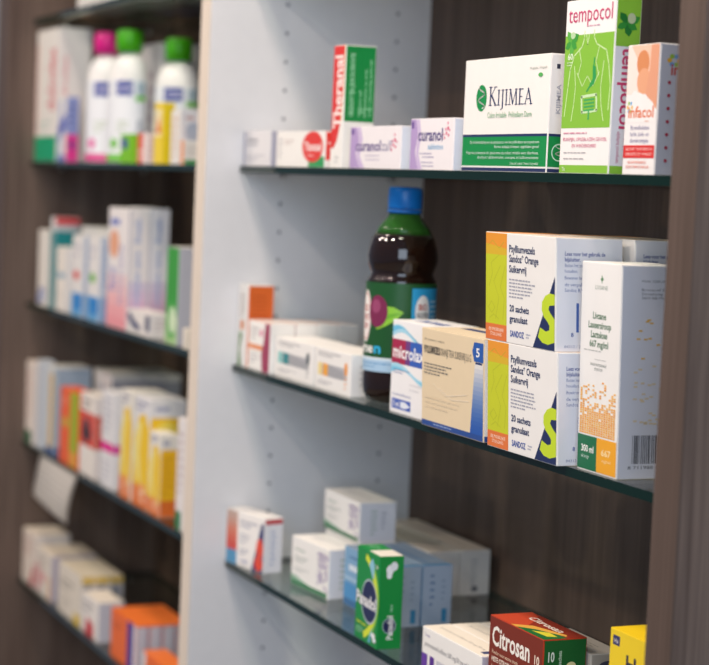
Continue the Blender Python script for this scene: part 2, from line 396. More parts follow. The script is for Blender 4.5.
carton('medicine_box', 'small white baby drops box with a peach picture and a red band', (.8613, .008, S), .046, .045, .1012, 'F1EDEB',
       [('r', 0, .62, 1, 1, 'F0C6AE'), ('p', [(.0, .62), (.35, .62), (.4, .75), (.3, .9), (.1, 1), (0, 1)], 'F5E3DA'), ('e', .5, .86, .2, .1, 'D88C5C'), ('e', .55, .72, .22, .1, 'E6A681'), ('p', [(.62, .62), (1, .5), (1, 1), (.75, 1), (.72, .8)], 'E2A080'), ('p', [(0, .55), (.25, .65), (.55, .62), (.85, .56), (1, .48), (1, .4), (0, .4)], 'F1EDEB')]+
       [('e', .14+.07*math.cos(q*PI/3), .52+.035*math.sin(q*PI/3), .03, .016, ('E7B33C', '6BA5D8', '9CC24A')[q % 3]) for q in range(6)]+
       [('T', 'infacol', .1, .44, .82, .085, 'DE7A52'), ('m', .65, .4, .9, .42, 1, 'DFA58F'), ('t', 'Bij windkolieken', .2, .345, .6, .035, '8C86AA'), ('t', 'lucht, buik- en', .2, .295, .6, .035, '8C86AA'), ('t', 'darmkrampjes', .2, .245, .6, .035, '8C86AA'),
        ('r', 0, .125, 1, .225, 'D8322E'), ('t', 'GESCHIKT VOOR BABYS VA', .07, .185, .86, .022, 'F4D6D0'), ('t', 'GEBOORTE TOT 12 MAAND', .07, .145, .86, .022, 'F4D6D0'), ('t', 'NIEUWE VERPAKKING', .15, .08, .6, .022, 'DE6A4E'), ('t', 'ZELFDE FORMULE INHOUD', .1, .045, .75, .022, 'DE6A4E')],
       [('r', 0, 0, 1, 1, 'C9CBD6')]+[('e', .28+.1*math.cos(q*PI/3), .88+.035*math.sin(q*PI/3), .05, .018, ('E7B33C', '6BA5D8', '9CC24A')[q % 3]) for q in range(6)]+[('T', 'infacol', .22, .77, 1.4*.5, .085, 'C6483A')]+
       [(kk) for q in range(7) for kk in (('e', .2, .71-.1*q, .035, .014, 'B1304A'), ('m', .35, .66-.1*q, .95, .72-.1*q, 2, '8388A8'))], group=G1)

# unseen boxes added to shade the divider: second row, and on the shelf above
for x, wd, h, t in ((.004, .1, .039, 'white box added for shade in the second row behind the small pale grey one'), (.108, .14, .038, 'white box added for shade in the second row behind the red circle box'), (.3, .13, .041, 'white box added for shade in the second row behind the lilac ointment box'), (.44, .12, .045, 'white box added for shade in the second row behind the lilac tablet box')):
    carton('medicine_box', t, (x, .066, S), wd, .15, h, 'E9E6E4', [('m', .1, .3, .9, .8, 3, 'B0AEB4')], [('m', .2, .3, .8, .7, 3, 'B0AEB4')], group='second row boxes added for shade on the eye level shelf', flap=False)
shelf(.001, W-.001, 2*S, 'glass shelf of the right bay just above the picture', GR)
for k in range(5):  # unseen boxes, added to keep light off the upper divider
    carton('medicine_box', 'white box added for shade, number %s from the divider on the shelf above the picture' % ('one', 'two', 'three', 'four', 'five')[k], (.004+.135*k, .006, 2*S), .128, .2, .09+.01*(k % 3), 'E6E3E2', [('m', .1, .3, .9, .8, 4, '9FA4B4')], group='boxes added for shade on the shelf above the picture', flap=False)

# ------------------------------------------------------------------ right bay, middle shelf
G2 = 'boxes on the middle shelf of the right bay'
carton('medicine_box', 'upright white box with an orange end in the corner by the white divider', (.003, .004, 0), .032, .0335, .0985, WH,
       [('m', .2, .6, .8, .9, 5, 'B7ACA6'), ('r', .3, .45, .7, .56, 'E08A4A'), ('p', [(.1, 0), (.5, 0), (.3, .2), (.55, .4), (.2, .42)], '5C8E50')], [('r', 0, 0, 1, 1, 'D9682C'), ('m', .15, .55, .85, .9, 7, 'B4501C')], group=G2)
for k in range(4):
    carton('medicine_box', ['white box with orange line and crimson curve, first of a row of four', 'second white box in the row of four standing back against the divider', 'third white box back in the row of four beside the divider', 'rearmost white box of the row of four beside the divider'][k],
           (.0385, .0375+.0265*(k-1) if k else .0055, 0), .0715, .0262 if k else .031, .058, WH,
           [('r', 0, .42, .72, .52, 'E3894E'), ('p', [(.68, 0), (1, 0), (1, 1), (.78, 1), (.72, .6), (.62, .35)], '9C2A52'), ('e', .6, .78, .06, .08, 'D65A8C'), ('m', .08, .6, .5, .9, 3, 'A8A4A8'), ('m', .08, .12, .55, .36, 3, 'B3AEB2')],
           [('m', .2, .3, .8, .7, 3, 'CCC8CC')], topc='E7DFDA', top=[('r', 0, 0, 1, .12, 'DE8A58')], group='row of white boxes beside the divider')
def strips(c1, c2, c3):
    return [('m', .08, .80, .82, .94, 2, '8E8C90'), ('r', .08, .34, .9, .64, 'B9B9BC'), ('r', .08, .34, .19, .64, c1), ('r', .22, .34, .36, .64, c2), ('p', [(.36, .34), (.82, .34), (.82, .54), (.36, .64)], 'A6A6AA'),
            ('e', .87, .62, .045, .17, c3), ('m', .84, .1, .9, .44, 3, c3), ('m', .08, .1, .6, .22, 2, 'A3A1A4')]
carton('medicine_box', 'low white box with teal colour blocks, right of the crimson marked box', (.113, .0115, 0), .116, .05, .0445, 'F1EEEA', strips('7FC6C2', '14858A', '5C6468'), [('m', .2, .2, .8, .8, 4, 'C0BEC0')], group=G2)
carton('medicine_box', 'low white box with yellow and orange colour blocks, left of the juice bottle', (.24, .010, 0), .098, .05, .045, 'F1EEEA', strips('EFD78A', 'F0A63A', 'EE9A3C'), [('m', .2, .2, .8, .8, 4, 'C0BEC0')], group=G2)

# juice bottle
bx, by = .379, .045
bt = thing('juice_bottle', 'green plastic bottle of dark prune juice with a blue screw cap', 'bottle', (bx, by, 0))
R = .0366
prof = [(.012, .003), (.024, .0), (.031, .002), (R-.0012, .010), (R, .018), (R, .031), (R-.0012, .033), (R-.0012, .124), (R-.0008, .127), (R-.0026, .1295), (R-.0044, .134), (R-.0026, .139), (R-.0004, .145), (R+.0002, .151), (R-.001, .160), (.0325, .170), (.026, .181), (.0195, .189), (.0165, .193), (.0155, .199)]
LV = .1745
def rad(z):
    for (r0, z0), (r1, z1) in zip(prof, prof[1:]):
        if z0 <= z <= z1 and z1 > z0: return r0+(r1-r0)*(z-z0)/(z1-z0)
    return prof[-1][0]
bm = bmesh.new(); bm_lathe(bm, [p for p in prof[1:] if p[1] < LV]+[(rad(LV), LV)], 56)
o = link('juice_filled_body', bm, [juice_mat()], bt, True); o['label'] = 'dark brown juice seen through the bottle'
bm = bmesh.new(); bm_lathe(bm, [(rad(LV), LV)]+[p for p in prof if p[1] > LV], 56)
o = link('bottle_neck', bm, [plastic('2A5A1E', .08)], bt, True); o['label'] = 'clear green shoulder above the juice'
bm = bmesh.new(); bm_lathe(bm, [(.0168, .196), (.0178, .196), (.0178, .1995), (.0168, .200)], 48)
link('tamper_ring', bm, [plastic('1468B8', .35)], bt, True)
bm = bmesh.new()
seg = 72; cp = [(.0172, .2005), (.0178, .2015), (.0178, .218), (.0172, .2212), (.0155, .2228), (.008, .2232)]
rings = [[bm.verts.new(((r-(.0003 if k % 2 and 0 < i < 4 else 0))*math.cos(2*PI*k/seg), (r-(.0003 if k % 2 and 0 < i < 4 else 0))*math.sin(2*PI*k/seg), z)) for k in range(seg)] for i, (r, z) in enumerate(cp)]
for a, b in zip(rings, rings[1:]):
    for k in range(seg): bm.faces.new((a[k], a[(k+1) % seg], b[(k+1) % seg], b[k]))
bm.faces.new(rings[-1]); bm.faces.new(rings[0][::-1])
o = link('screw_cap', bm, [plastic('1272C6', .32)], bt, True); o['label'] = 'bright blue ribbed cap'
# wrap-around label: u is the angle (degrees), v the height above the label foot
def wrap(r):
    return lambda u, v, n: ((r+.00003*(n+1))*math.cos(math.radians(u)), (r+.00003*(n+1))*math.sin(math.radians(u)), .0335+v)
bm = bmesh.new(); mats = [ink('1B5E2C', .3)]
P = Print(bm, mats, wrap(R+.0001), 40)
P.draw([('r', -180, 0, 180, .0915, '1D5229')])
P.draw([('r', -180, 0, 180, .012, 'A8C6DE'), ('r', -180, .012, 180, .0145, 'D6E2EA')])
P.seg = 4
V0 = -95.
P.draw([('m', V0-10, .003, V0+60, .010, 2, '6E9CC4'), ('e', V0+1, .056, 15, .027, 'EFEAE4'), ('e', V0+1, .056, 12.5, .0245, 'C44A44'), ('e', V0+1, .056, 11.5, .023, 'F3EEE8'), ('T', 'BIO', V0-6, .061, 14, .007, 'B5423C'), ('T', 'VRUCHT', V0-8, .052, 18, .006, 'B5423C'), ('T', 'SAP', V0-6, .043, 14, .006, 'B5423C')])
P.draw([('p', [(V0+30, .043), (V0+46, .047), (V0+62, .053), (V0+76, .062), (V0+60, .067), (V0+46, .068), (V0+32, .060)], '8CC63E'), ('p', [(V0+32, .045), (V0+48, .054), (V0+76, .062), (V0+52, .060)], '6FB233'),
        ('e', V0+31, .062, 19, .0165, '7A2A4E'), ('e', V0+28, .067, 9, .007, '97466A'), ('T', 'pruime', V0-42, .019, 66, .0105, 'F1EFEA'), ('T', 'n', V0+27, .019, 13, .0105, '39B4E4')])
P.draw([('r', V0+88, .040, V0+150, .087, '2F9CD0'), ('e', V0+108, .063, 14, .017, 'F0ECE8'), ('T', 'BIO', V0+100, .065, 16, .006, 'B5423C'), ('T', 'VRUCHTEN', V0+97, .057, 22, .005, '4A4A58'), ('m', V0+125, .04, V0+148, .076, 7, 'BFE0F0')])
o = link('paper_label', bm, mats, bt); o['label'] = 'green label with a plum and a leaf'

wave = lambda base, amp, th, c: ('p', [(q/12, base+amp*math.sin(q/12*4.6+.4)) for q in range(13)]+[((12-q)/12, base+th+amp*math.sin((12-q)/12*4.6+.9)) for q in range(13)], c)
carton('medicine_box', 'white laxative box with a blue and red name band, right of the juice bottle', (.4474, .006, 0), .0885, .05, .0916, 'F2F0F0',
       [wave(.79, .09, .08, 'A9DAEE'), wave(.83, .09, .03, '6EC0E2'), ('r', 0, .535, .42, .80, 'A8244A'), ('r', .42, .535, 1, .80, '3660B8'), ('r', .36, .535, .48, .80, '703E80'), wave(.40, .07, .07, 'A9DAEE'), wave(.41, .06, .03, '7CC8E6'),
        ('T', 'microlax', .03, .60, .82, .135, 'F7F5F4'), ('m', .06, .42, .5, .48, 2, '7A88B0'), ('m', .5, .25, .95, .36, 2, 'DEDCDE'), ('t', '4 microklysma', .05, .185, .5, .03, '6C78AC'), ('r', .05, .04, .55, .15, '4A66B8'), ('T', '5 ml', .08, .065, .16, .055, 'F2F0F0'), ('p', [(.28, .06), (.4, .055), (.54, .09), (.4, .13), (.28, .125)], 'E6EAF4')],
       [('r', 0, 0, 1, 1, 'E0E4EE')], top=[('T', 'microlax', .2, .3, .7, .4, '2E58A8')], group=G2)
def teva():
    return [('r', 0, 0, 1, .055, '2C4E94'), ('m', .2, .018, .75, .04, 1, 'AFC0E0')]+\
           [('p', [(.80+.072*q/16, .055+.69*q/16), (1, .055+.69*q/16), (1, .055+.69*(q+1)/16), (.80+.072*(q+1)/16, .055+.69*(q+1)/16)], '%02X%02X%02X' % tuple(int(a_+(b_-a_)*(q/15)**1.3) for a_, b_ in zip((44, 90, 172), (226, 222, 218)))) for q in range(16)]+\
           [
            ('p', [(.83, .87), (.86, .96), (1, .96), (1, .77), (.86, .77)], '2A5CAC'), ('T', '5', .89, .82, .055, .085, 'F0EEEA'), ('r', .88, .745, .98, .765, '263C70'),
            ('t', '20 sachets / zakjes', .04, .885, .34, .02, '7A7468'), ('t', 'PSYLLIUMVEZELS ORANJE TEVA SUIKERVRIJ 3,6 G', .04, .755, .77, .075, '6E675C'), ('T', 'PSYLLIUMVEZELS', .04, .755, .27, .075, '5E574E'),
            ('m', .04, .53, .52, .66, 4, '7C766E'), ('m', .06, .18, .75, .32, 3, 'E4CFAE'), ('l', [(.2, .45), (.4, .35), (.75, .42)], .005, .004, 'EEDFC6'), ('l', [(.3, .42), (.5, .33), (.78, .36)], .005, .004, 'EEDFC6')]
TVT = [('r', 0, 0, 1, 1, 'E8D6B8'), ('r', .1, .55, .8, .75, '3A4A7A')]
carton('medicine_box', 'cream fibre sachet box with a blue corner tab marked 5', (.5486, -.0065, 0), .127, .06, .0922, 'E8D3B0', teva(), [('r', 0, 0, 1, 1, 'EFECE8'), ('r', 0, 0, 1, .055, '2C4E94')], top=TVT, group='cream fibre boxes', lean=.045)
carton('medicine_box', 'second cream fibre box hidden behind the one with the tab marked 5', (.556, .075, 0), .12, .06, .097, 'E8D3B0', teva(), [('r', 0, 0, 1, 1, 'EFECE8')], top=TVT, group='cream fibre boxes', lean=.045)
SB = [(.0, .12), (.0, 0)]
def swirl():
    pts = [(.985, .50), (.90, .545), (.82, .48), (.80, .395), (.86, .335), (.94, .295), (.985, .22), (.945, .13), (.86, .085), (.78, .11)]
    return pts
def psy():
    o = [('r', 0, 0, .315, 1, 'E88A2E'), ('r', 0, .78, .315, 1, 'EC9A30'), ('r', 0, .15, .315, .80, 'C9CF28'), ('p', [(0, .8), (.315, .8), (.315, .86), (0, .9)], 'DDB42C'), ('r', 0, 0, .315, .145, 'E2783C'),
         ('t', 'BIJ MOEILIJKE', .05, .085, .22, .03, 'F8E4D4'), ('t', 'STOELGANG', .07, .04, .17, .03, 'F8E4D4')]
    ln = 'AEB42A'
    for pts in ([(.03, .88), (.1, .93), (.2, .86), (.27, .92)], [(.05, .5), (.1, .62), (.08, .72), (.2, .8)], [(.15, .2), (.2, .4), (.12, .55), (.22, .7)], [(.26, .2), (.28, .4), (.22, .5), (.29, .7)], [(.04, .3), (.09, .36), (.14, .3), (.09, .25), (.04, .3)], [(.06, .2), (.12, .24), (.2, .2)]):
        o.append(('l', pts, .002, .002, ln))
    o += [('T', 'Psylliumvezels', .35, .835, .37, .065, NV), ('T', 'Sandoz* Orange', .35, .745, .42, .065, NV), ('T', 'Suikervrij', .35, .65, .25, .065, NV), ('m', .35, .41, .73, .60, 6, 'A5A5B2'), ('T', '20 sachets', .36, .29, .28, .06, NV), ('T', 'granulaat', .36, .195, .26, .06, NV), ('T', 'SANDOZ', .37, .06, .2, .055, '2A4AA0'), ('m', .6, .06, .68, .115, 2, 'B0B2C4'),
          ('p', [(.70, 0), (.998, 0), (.998, .66)], NV),
          ('p', [(.998, .50), (.93, .505), (.87, .48), (.825, .42), (.82, .35), (.85, .29), (.90, .25), (.93, .215), (.925, .175), (.88, .16), (.80, .19), (.772, .10), (.83, .055), (.91, .045), (.998, .075), (.998, .28), (.945, .325), (.915, .36), (.925, .395), (.998, .405)], 'C6DC2E')]
    return o
psys = [('r', 0, 0, 1, 1, 'E9E9EE'), ('T', 'Lees voor het gebruik de', .12, .85, .62, .035, '4A5A9A'), ('T', 'bijsluiter.', .12, .80, .24, .035, '4A5A9A'), ('t', 'Buiten het zicht en bereik van kinderen', .12, .75, .8, .03, '6A76A8'), ('t', 'houden.', .12, .70, .2, .03, '6A76A8'), ('t', 'Bewaren beneden 25 C', .12, .64, .55, .03, '6A76A8'), ('t', 'de verpakking', .12, .58, .4, .03, '6A76A8'), ('t', 'Sandoz B.V.', .12, .53, .3, .03, '6A76A8'), ('r', .3, .17, .34, .43, '4668B0'), ('T', '8', .22, .13, .04, .035, '5A6AA4'), ('t', '84312 / 20 sachets', .12, .03, .5, .025, '8A90B0')]
GP = 'stacked orange and yellow fibre boxes'
for x, y, z, t in ((.6885, -.009, 0, 'orange and yellow fibre sachet box at the bottom of the front stack'), (.6845, -.0137, .0938, 'orange and yellow fibre sachet box on top of the front stack'),
                   (.69, .06, 0, 'fibre sachet box hidden at the bottom of the rear stack behind the yellow boxes'), (.692, .0565, .0938, 'fibre sachet box on the rear stack, its end showing above the syrup box')):
    carton('medicine_box', t, (x, y, z), .1235, .0632, .0937, 'F2EEE9', psy(), psys, topc='E79A5A', top=[('r', .3, 0, 1, 1, 'EFD9C6'), ('m', .4, .3, .9, .7, 2, '8A86A0')], group=GP, lean=.05)
lv = [('T', 'Livsane', .31, .735, .34, .031, '3E6E46'), ('T', 'Laxeersiroop', .2, .69, .58, .031, '3E6E46'), ('T', 'Lactulose', .27, .645, .42, .031, '3E6E46'), ('T', '667 mg/ml', .24, .60, .48, .031, '3E6E46'),
      ('e', .52, .925, .035, .008, '5E8A5E'), ('e', .52, .925, .012, .02, '5E8A5E'), ('t', 'LIVSANE', .35, .875, .32, .02, '9AA79A'), ('m', .1, .575, .9, .588, 1, 'B2B2AE'), ('r', .38, .54, .68, .5425, 'B2B2AE'), ('t', 'VOOR MONDELINGE', .27, .51, .42, .013, '7E867E'), ('t', 'STROOP', .38, .488, .22, .013, '7E867E'),
      ('r', .0, .005, .5, .17, '1E6E48'), ('r', .5, .005, 1, .17, 'F0A82A'), ('T', '300 ml', .1, .09, .32, .032, 'F2F0EA'), ('t', 'siroop', .1, .06, .2, .018, 'D5E4DA'), ('T', '667', .62, .09, .24, .03, 'F8DFA8'), ('t', 'mg/ml', .64, .06, .22, .015, 'F8DFA8')]
rr = random.Random(3)
for q in range(26):
    v = .178+q*.0105
    for c in range(15):
        p = 1.15 if q < 7 else 1.15-(q-6)*.063
        if rr.random() < p*.9: lv.append(('r', .04+c*.0615, v, .04+c*.0615+.05, v+.0082, rr.choice(('F2AC34', 'F4BA54', 'EFA228'))))
lvs = [('r', 0, 0, 1, 1, 'D9DBE4'), ('t', 'MAAK GEBRUIK VAN', .3, .925, .5, .012, '80848C'), ('t', 'Brocacef Supplies', .3, .885, .6, .012, '6C7078'), ('t', 'Straatweg 2', .3, .866, .4, .012, '6C7078'), ('t', '3604 BB Maarssen', .3, .847, .55, .012, '6C7078')]
for q in range(46):
    uu, v = .2+rr.random()*.6, .25+rr.random()**1.3*.5
    lvs.append(('r', uu, v, uu+.06, v+.008, 'DFCDA8' if v < .55 else 'E3B75C'))
lvs += [('r', .22+q*.028, .07, .22+q*.028+rr.choice((.008, .014, .02)), .205, '3A3C42') for q in range(24)]+[('t', '8 711988 057735', .16, .045, .75, .015, '55585E')]

carton('medicine_box', 'tall white syrup box with an orange mosaic and a barcode, beside the right end panel', (.8223, .004, 0), .061, .06, .1697, 'F1EEEA', lv, lvs, group=G2, lean=.028)

# ------------------------------------------------------------------ right bay, lower shelf
G3 = 'boxes on the lower shelf of the right bay'
rd = math.radians
red = [('r', 0, .26+q*.092, .29, .26+(q+1)*.092, c) for q, c in enumerate(('D8504A', 'DA5E50', 'DC6C58', 'DC7C64', 'DA8A74', 'D29A86', 'CDA596', 'CBB0A2'))]
carton('medicine_box', 'white box with a red fading strip in the left corner of the lower shelf', (.0085, -.002, -S), .084, .026, .066, 'F0ECE8',
       [('r', 0, 0, .29, .27, '5B9CC4')]+red+[('m', .36, .72, .85, .88, 2, '8A90A6'), ('m', .36, .42, .66, .62, 3, 'A3A5B4'), ('m', .36, .2, .62, .34, 2, '8A90A6'), ('T', 'SANDOZ', .4, .08, .2, .05, '5A6AA4'), ('p', [(.70, 0), (.998, 0), (.998, .9), (.93, .9)], '2E3A6E'), ('e', .90, .42, .09, .2, 'E0503C'), ('e', .88, .15, .11, .14, 'E0503C')],
       [('r', 0, 0, 1, 1, 'E6E6EC'), ('r', 0, .9, 1, .99, 'C63C44'), ('m', .35, .12, .65, .8, 7, '8FA0C8')], topc='F0ECE8', top=[('m', .2, .3, .9, .7, 2, 'C8C4C6')], rot=rd(12), group=G3)
pur = []
for q in range(70):
    uu, v = .70+rr.random()*.26, .10+rr.random()*.75
    pur.append(('r', uu, v, uu+.028, v+.05, rr.choice(('8C78A8', 'A595BC', '9A88B2'))))
wg = [('r', 0, 0, .98, .1, '3E7C56'), ('m', .06, .16, .3, .22, 1, 'B0B8B0'), ('m', .08, .72, .6, .8, 1, '8FA596'), ('m', .08, .5, .55, .64, 2, '9DA8A0'), ('m', .08, .3, .5, .4, 2, 'B0B4B0'), ('p', [(0, .1), (.5, .1), (0, .22)], '8DB49A')]+pur
GW = 'white boxes with a green foot and purple mosaic'
for x, y, z, r, t in ((.1437, .030, -S, 4.7, 'white box with a purple mosaic and green foot, in front beside the blue boxes'), (.1074, .087, -S, 0, 'white box with purple mosaic hidden under the raised one behind the front box'), (.1005, .087, -S+.0563, 0, 'white box with a purple mosaic, raised on another box against the divider')):
    carton('medicine_box', t, (x, y, z), .0930 if r else .103, .046, .0562 if z == -S else .046, 'F0EEEA', wg, [('r', 0, 0, 1, 1, 'E4E4EA'), ('m', .3, .15, .5, .85, 6, 'A9BBAE'), ('m', .6, .3, .75, .8, 4, 'A9A9B4')], topc='F1EEEA', top=[('m', .1, .3, .8, .6, 2, 'C9C6C8')], rot=rd(r), group=GW)
blue = [('r', 0, .2, 1, 1, '7FA9CC'), ('r', 0, 0, 1, .12, '3C6C9C'), ('r', 0, .12, 1, .4, '4E92C8'), ('r', 0, .45, 1, .5, 'A8C6DE'), ('r', .1, .62, .9, .72, 'D8E4EE'), ('m', .1, .8, .7, .9, 1, '4A76A4')]
for k in range(2):
    carton('medicine_box', ['blue box with pale stripes standing directly behind the green painkiller box', 'blue box standing behind the other blue box, its grey blue end showing'][k], (.2538, .049+.0365*k, -S), .1235, .0355, .0652, '8FA6BE', blue,
           [('r', 0, 0, 1, 1, 'A9B6C8'), ('m', .25, .3, .42, .9, 5, '6E84A6'), ('r', .68, .05, .86, .28, '3C86B0'), ('m', .66, .4, .8, .8, 4, '8C9CB4')], topc='8296AE', top=[('r', .1, .2, .9, .45, '6E88A8'), ('r', .95, 0, 1, 1, '4A8AB8')], group='blue boxes on the lower shelf')
for k in range(2):
    carton('medicine_box', ['pale grey box lying behind the blue boxes', 'pale grey box lying at the very back of the lower shelf against the dark panel'][k], (.05, .155+.0395*k, -S), .2, .0385, .052, 'D9D4CF', [('m', .1, .2, .9, .8, 4, 'B0ACA8')],
           [('m', .35, .2, .6, .85, 7, 'A9A9AC'), ('e', .5, .14, .12, .07, '77777C')], topc='CFC4B8', top=[('m', .1, .3, .9, .6, 2, 'B4A898')], group='pale grey boxes at the back')
GRN = '128A40'
arc = lambda c, r, a0, a1, k, asp: [(c[0]+r*math.cos(a0+(a1-a0)*q/k), c[1]+r*asp*math.sin(a0+(a1-a0)*q/k)) for q in range(k+1)]
def crescent(c, r1, r2, a0, a1, asp, col):
    A = arc(c, r1, a0, a1, 14, asp); B = arc(c, r2, a0, a1, 14, asp)
    return [('p', [A[q], A[q+1], B[q+1], B[q]], col) for q in range(14)]
pana = crescent((.05, .5), .80, .93, -1.15, 1.15, .55, 'D7E23A')+crescent((.05, .5), .93, .99, -.9, .9, .55, '8CCB4A')+[('p', [(.55, .86), (.7, .95), (.8, .88), (.78, .72), (.7, .75)], '8CC4D8'), ('p', [(.62, .02), (.72, .14), (.8, .2), (.72, .02)], '6CB4CC'),
        ('e', .62, .46, .36, .245, 'B9C4CC'), ('e', .62, .46, .33, .225, '1E2752'), ('T', 'Panadol', .02, .38, .88, .135, '5A6A8A'), ('T', 'Panadol', .04, .39, .88, .135, 'F4F2EE'), ('T', 'Gladde tablet', .08, .17, .45, .03, 'D7E23A'), ('m', .08, .06, .45, .14, 3, '9FD2AE'), ('T', '20', .86, .86, .09, .04, 'EDEAE6'), ('e', .85, .12, .09, .03, 'F0F0F0'), ('e', .9, .08, .08, .03, 'E2E6EA')]
carton('medicine_box', 'green upright painkiller box with a navy oval emblem on the lower shelf', (.395, .0015, -S), .0634, .026, .0945, GRN, pana,
       [('r', 0, 0, 1, 1, '0F8A3C'), ('e', .42, .86, .16, .055, 'EDF0F2'), ('e', .6, .90, .16, .05, 'E2E6EA'), ('e', .4, .8, .12, .035, 'EDF0F2'), ('e', .48, .25, .3, .085, 'B9C4CC'), ('e', .48, .25, .27, .077, '1E2752'), ('V', 'Panadol', .64, .1, .26, .26, 'F4F2EE'), ('V', 'Glad', .6, .4, .1, .08, '9FD2AE')],
       topc='EEE8DC', top=[('r', 0, 0, .5, 1, GRN), ('m', .1, .3, .4, .7, 2, '9FD2AE')], rot=rd(-3), group=G3)
for k in range(3):
    carton('medicine_box', ['white box with purple blocks at the picture bottom, left of the red box', 'middle white box of the row of three left of the red citrus box', 'rearmost white box of the row of three left of the red citrus box'][k], (.5422+.001*k, .008+.0305*k, -S), .1228, .0298, .0439, 'F2EFEA',
           [('t', 'Trianal', .03, .82, .1, .07, '7A6FA8'), ('t', 'paracetamol/coffeine 500 mg/50 mg tabletten', .04, .60, .86, .11, '66666E'), ('r', .0, 0, .1, .42, '6A3FA0'), ('r', .14, 0, .22, .42, '5A2E90'), ('r', .26, 0, .8, .4, 'C9C9D0'), ('e', .86, .35, .06, .16, '2E3A6E')],
           [('r', 0, 0, 1, 1, 'C5C8D4')], topc='F3EADC', top=[('t', 'paracetamol/coffeine 500 mg/50 mg', .1, .42, .75, .13, '8F8A84'), ('r', .88, .2, .95, .6, '2E3A6E')], group='row of white boxes with purple blocks')
carton('medicine_box', 'red and green citrus sachet box at the bottom of the picture', (.6783, .008, -S), .0973, .0425, .0855, 'B23A22',
       [('r', 0, 0, 1, 1, '7C2D1B'), ('p', [(0, 0), (.45, 0), (.25, .3), (0, .35)], 'A8301A'), ('p', [(.45, .0), (.6, .3), (.85, .45), (1, .5), (1, .38), (.85, .34), (.7, .2), (.6, 0)], 'E6C24A'), ('p', [(.6, 0), (.7, .2), (.85, .34), (1, .38), (1, 0)], '7A9A2E'), ('T', 'Citrosan', .05, .71, .72, .2, 'F5EFE4'), ('t', 'Poeder voor warme drank', .06, .615, .5, .04, 'EBD2B4'), ('T', 'HETE CITROENDRANK', .06, .535, .56, .05, 'F0E4D2'), ('t', 'bij griep en verkoudheid', .06, .46, .55, .04, 'EBD2B4'), ('t', 'met paracetamol', .06, .4, .4, .035, 'EBD2B4'), ('T', '10', .86, .72, .09, .09, 'F0DCC8'), ('m', .86, .64, .96, .69, 1, 'F0DCC8')],
       [('r', 0, 0, 1, 1, '1F6430'), ('T', '10', .1, .78, .15, .1, 'E8F0E2'), ('V', 'sachets', .42, .74, .08, .15, 'BFD8BE'), ('p', [(.4, .3), (.9, .35), (.96, .62), (.7, .74), (.45, .66), (.36, .5)], 'D9D08A'), ('p', [(.5, .38), (.84, .4), (.88, .58), (.68, .66), (.5, .6)], 'B9A838'), ('e', .66, .72, .12, .05, 'E8DFA8'), ('r', .32, 0, .9, .3, 'C9B84A')],
       topc='8E2F1E', top=[('p', [(0, 0), (.6, 0), (.35, .6), (.2, .9), (0, 1)], 'C4482C'), ('p', [(.45, 0), (1, 0), (1, .55), (.8, .5), (.5, .2)], '1F6A34'), ('p', [(.38, 0), (.48, 0), (.62, .28), (.95, .6), (.9, .68), (.5, .4)], 'E0A84A'), ('p', [(.66, .15), (.9, .2), (.94, .4), (.78, .42)], 'D8CE3C'), ('T', 'Citrosan', .2, .62, .6, .2, 'F2E6DA')], group=G3)
carton('medicine_box', 'grey box half hidden behind the red and green citrus box', (.69, .0525, -S), .09, .032, .0715, 'C9C3BA', [('m', .1, .2, .9, .8, 4, 'A8A4A0')], [('r', 0, 0, 1, 1, 'B2ABA2'), ('e', .55, .86, .3, .06, '4A4C62'), ('m', .2, .4, .8, .75, 4, '8C867E')], topc='B9B2A8', top=[('m', .2, .3, .9, .7, 3, '8C867E')], group=G3)
carton('medicine_box', 'yellow hot drink sachet box at the bottom of the picture against the right end panel', (.8815, .008, -S), .075, .06, .1217, 'F0CE22',
       [('r', 0, .3, 1, 1, 'F2D22A'), ('p', [(.0, .3), (.0, .62), (.25, .7), (.5, .62), (1, .5), (1, 0), (0, 0)], 'F3E07A'), ('r', .05, .9, .19, .965, '2E3468'), ('t', 'Hx', .08, .915, .08, .03, 'F2E6DA'), ('T', 'Hot', .33, .765, .5, .1, '2B2A44'), ('T', 'Coldrex', .2, .46, .7, .12, 'C8302A')],
       [('r', 0, 0, 1, 1, 'EACB20')], topc='EFCB1E', top=[('e', .55, .55, .16, .08, '3A3420'), ('e', .62, .45, .1, .06, 'EFCB1E')], group=G3)

# ------------------------------------------------------------------ left bay (far, out of focus)
def lb(z, x0, x1, y, d, h, label, front, side=(), top=None, body='E8E4DE', group=None, name='medicine_box', rot=0):
    return carton(name, label, (x0, y, z), x1-x0, d, h, body, list(front), list(side), topc=top, flap=False, group=group, rot=rot)
A1, A2, A3, A4, A0 = ('boxes on the bottle shelf of the left bay', 'boxes on the second shelf of the left bay', 'boxes on the third shelf of the left bay', 'boxes on the lowest shelf of the left bay', 'boxes on the topmost shelf of the left bay')
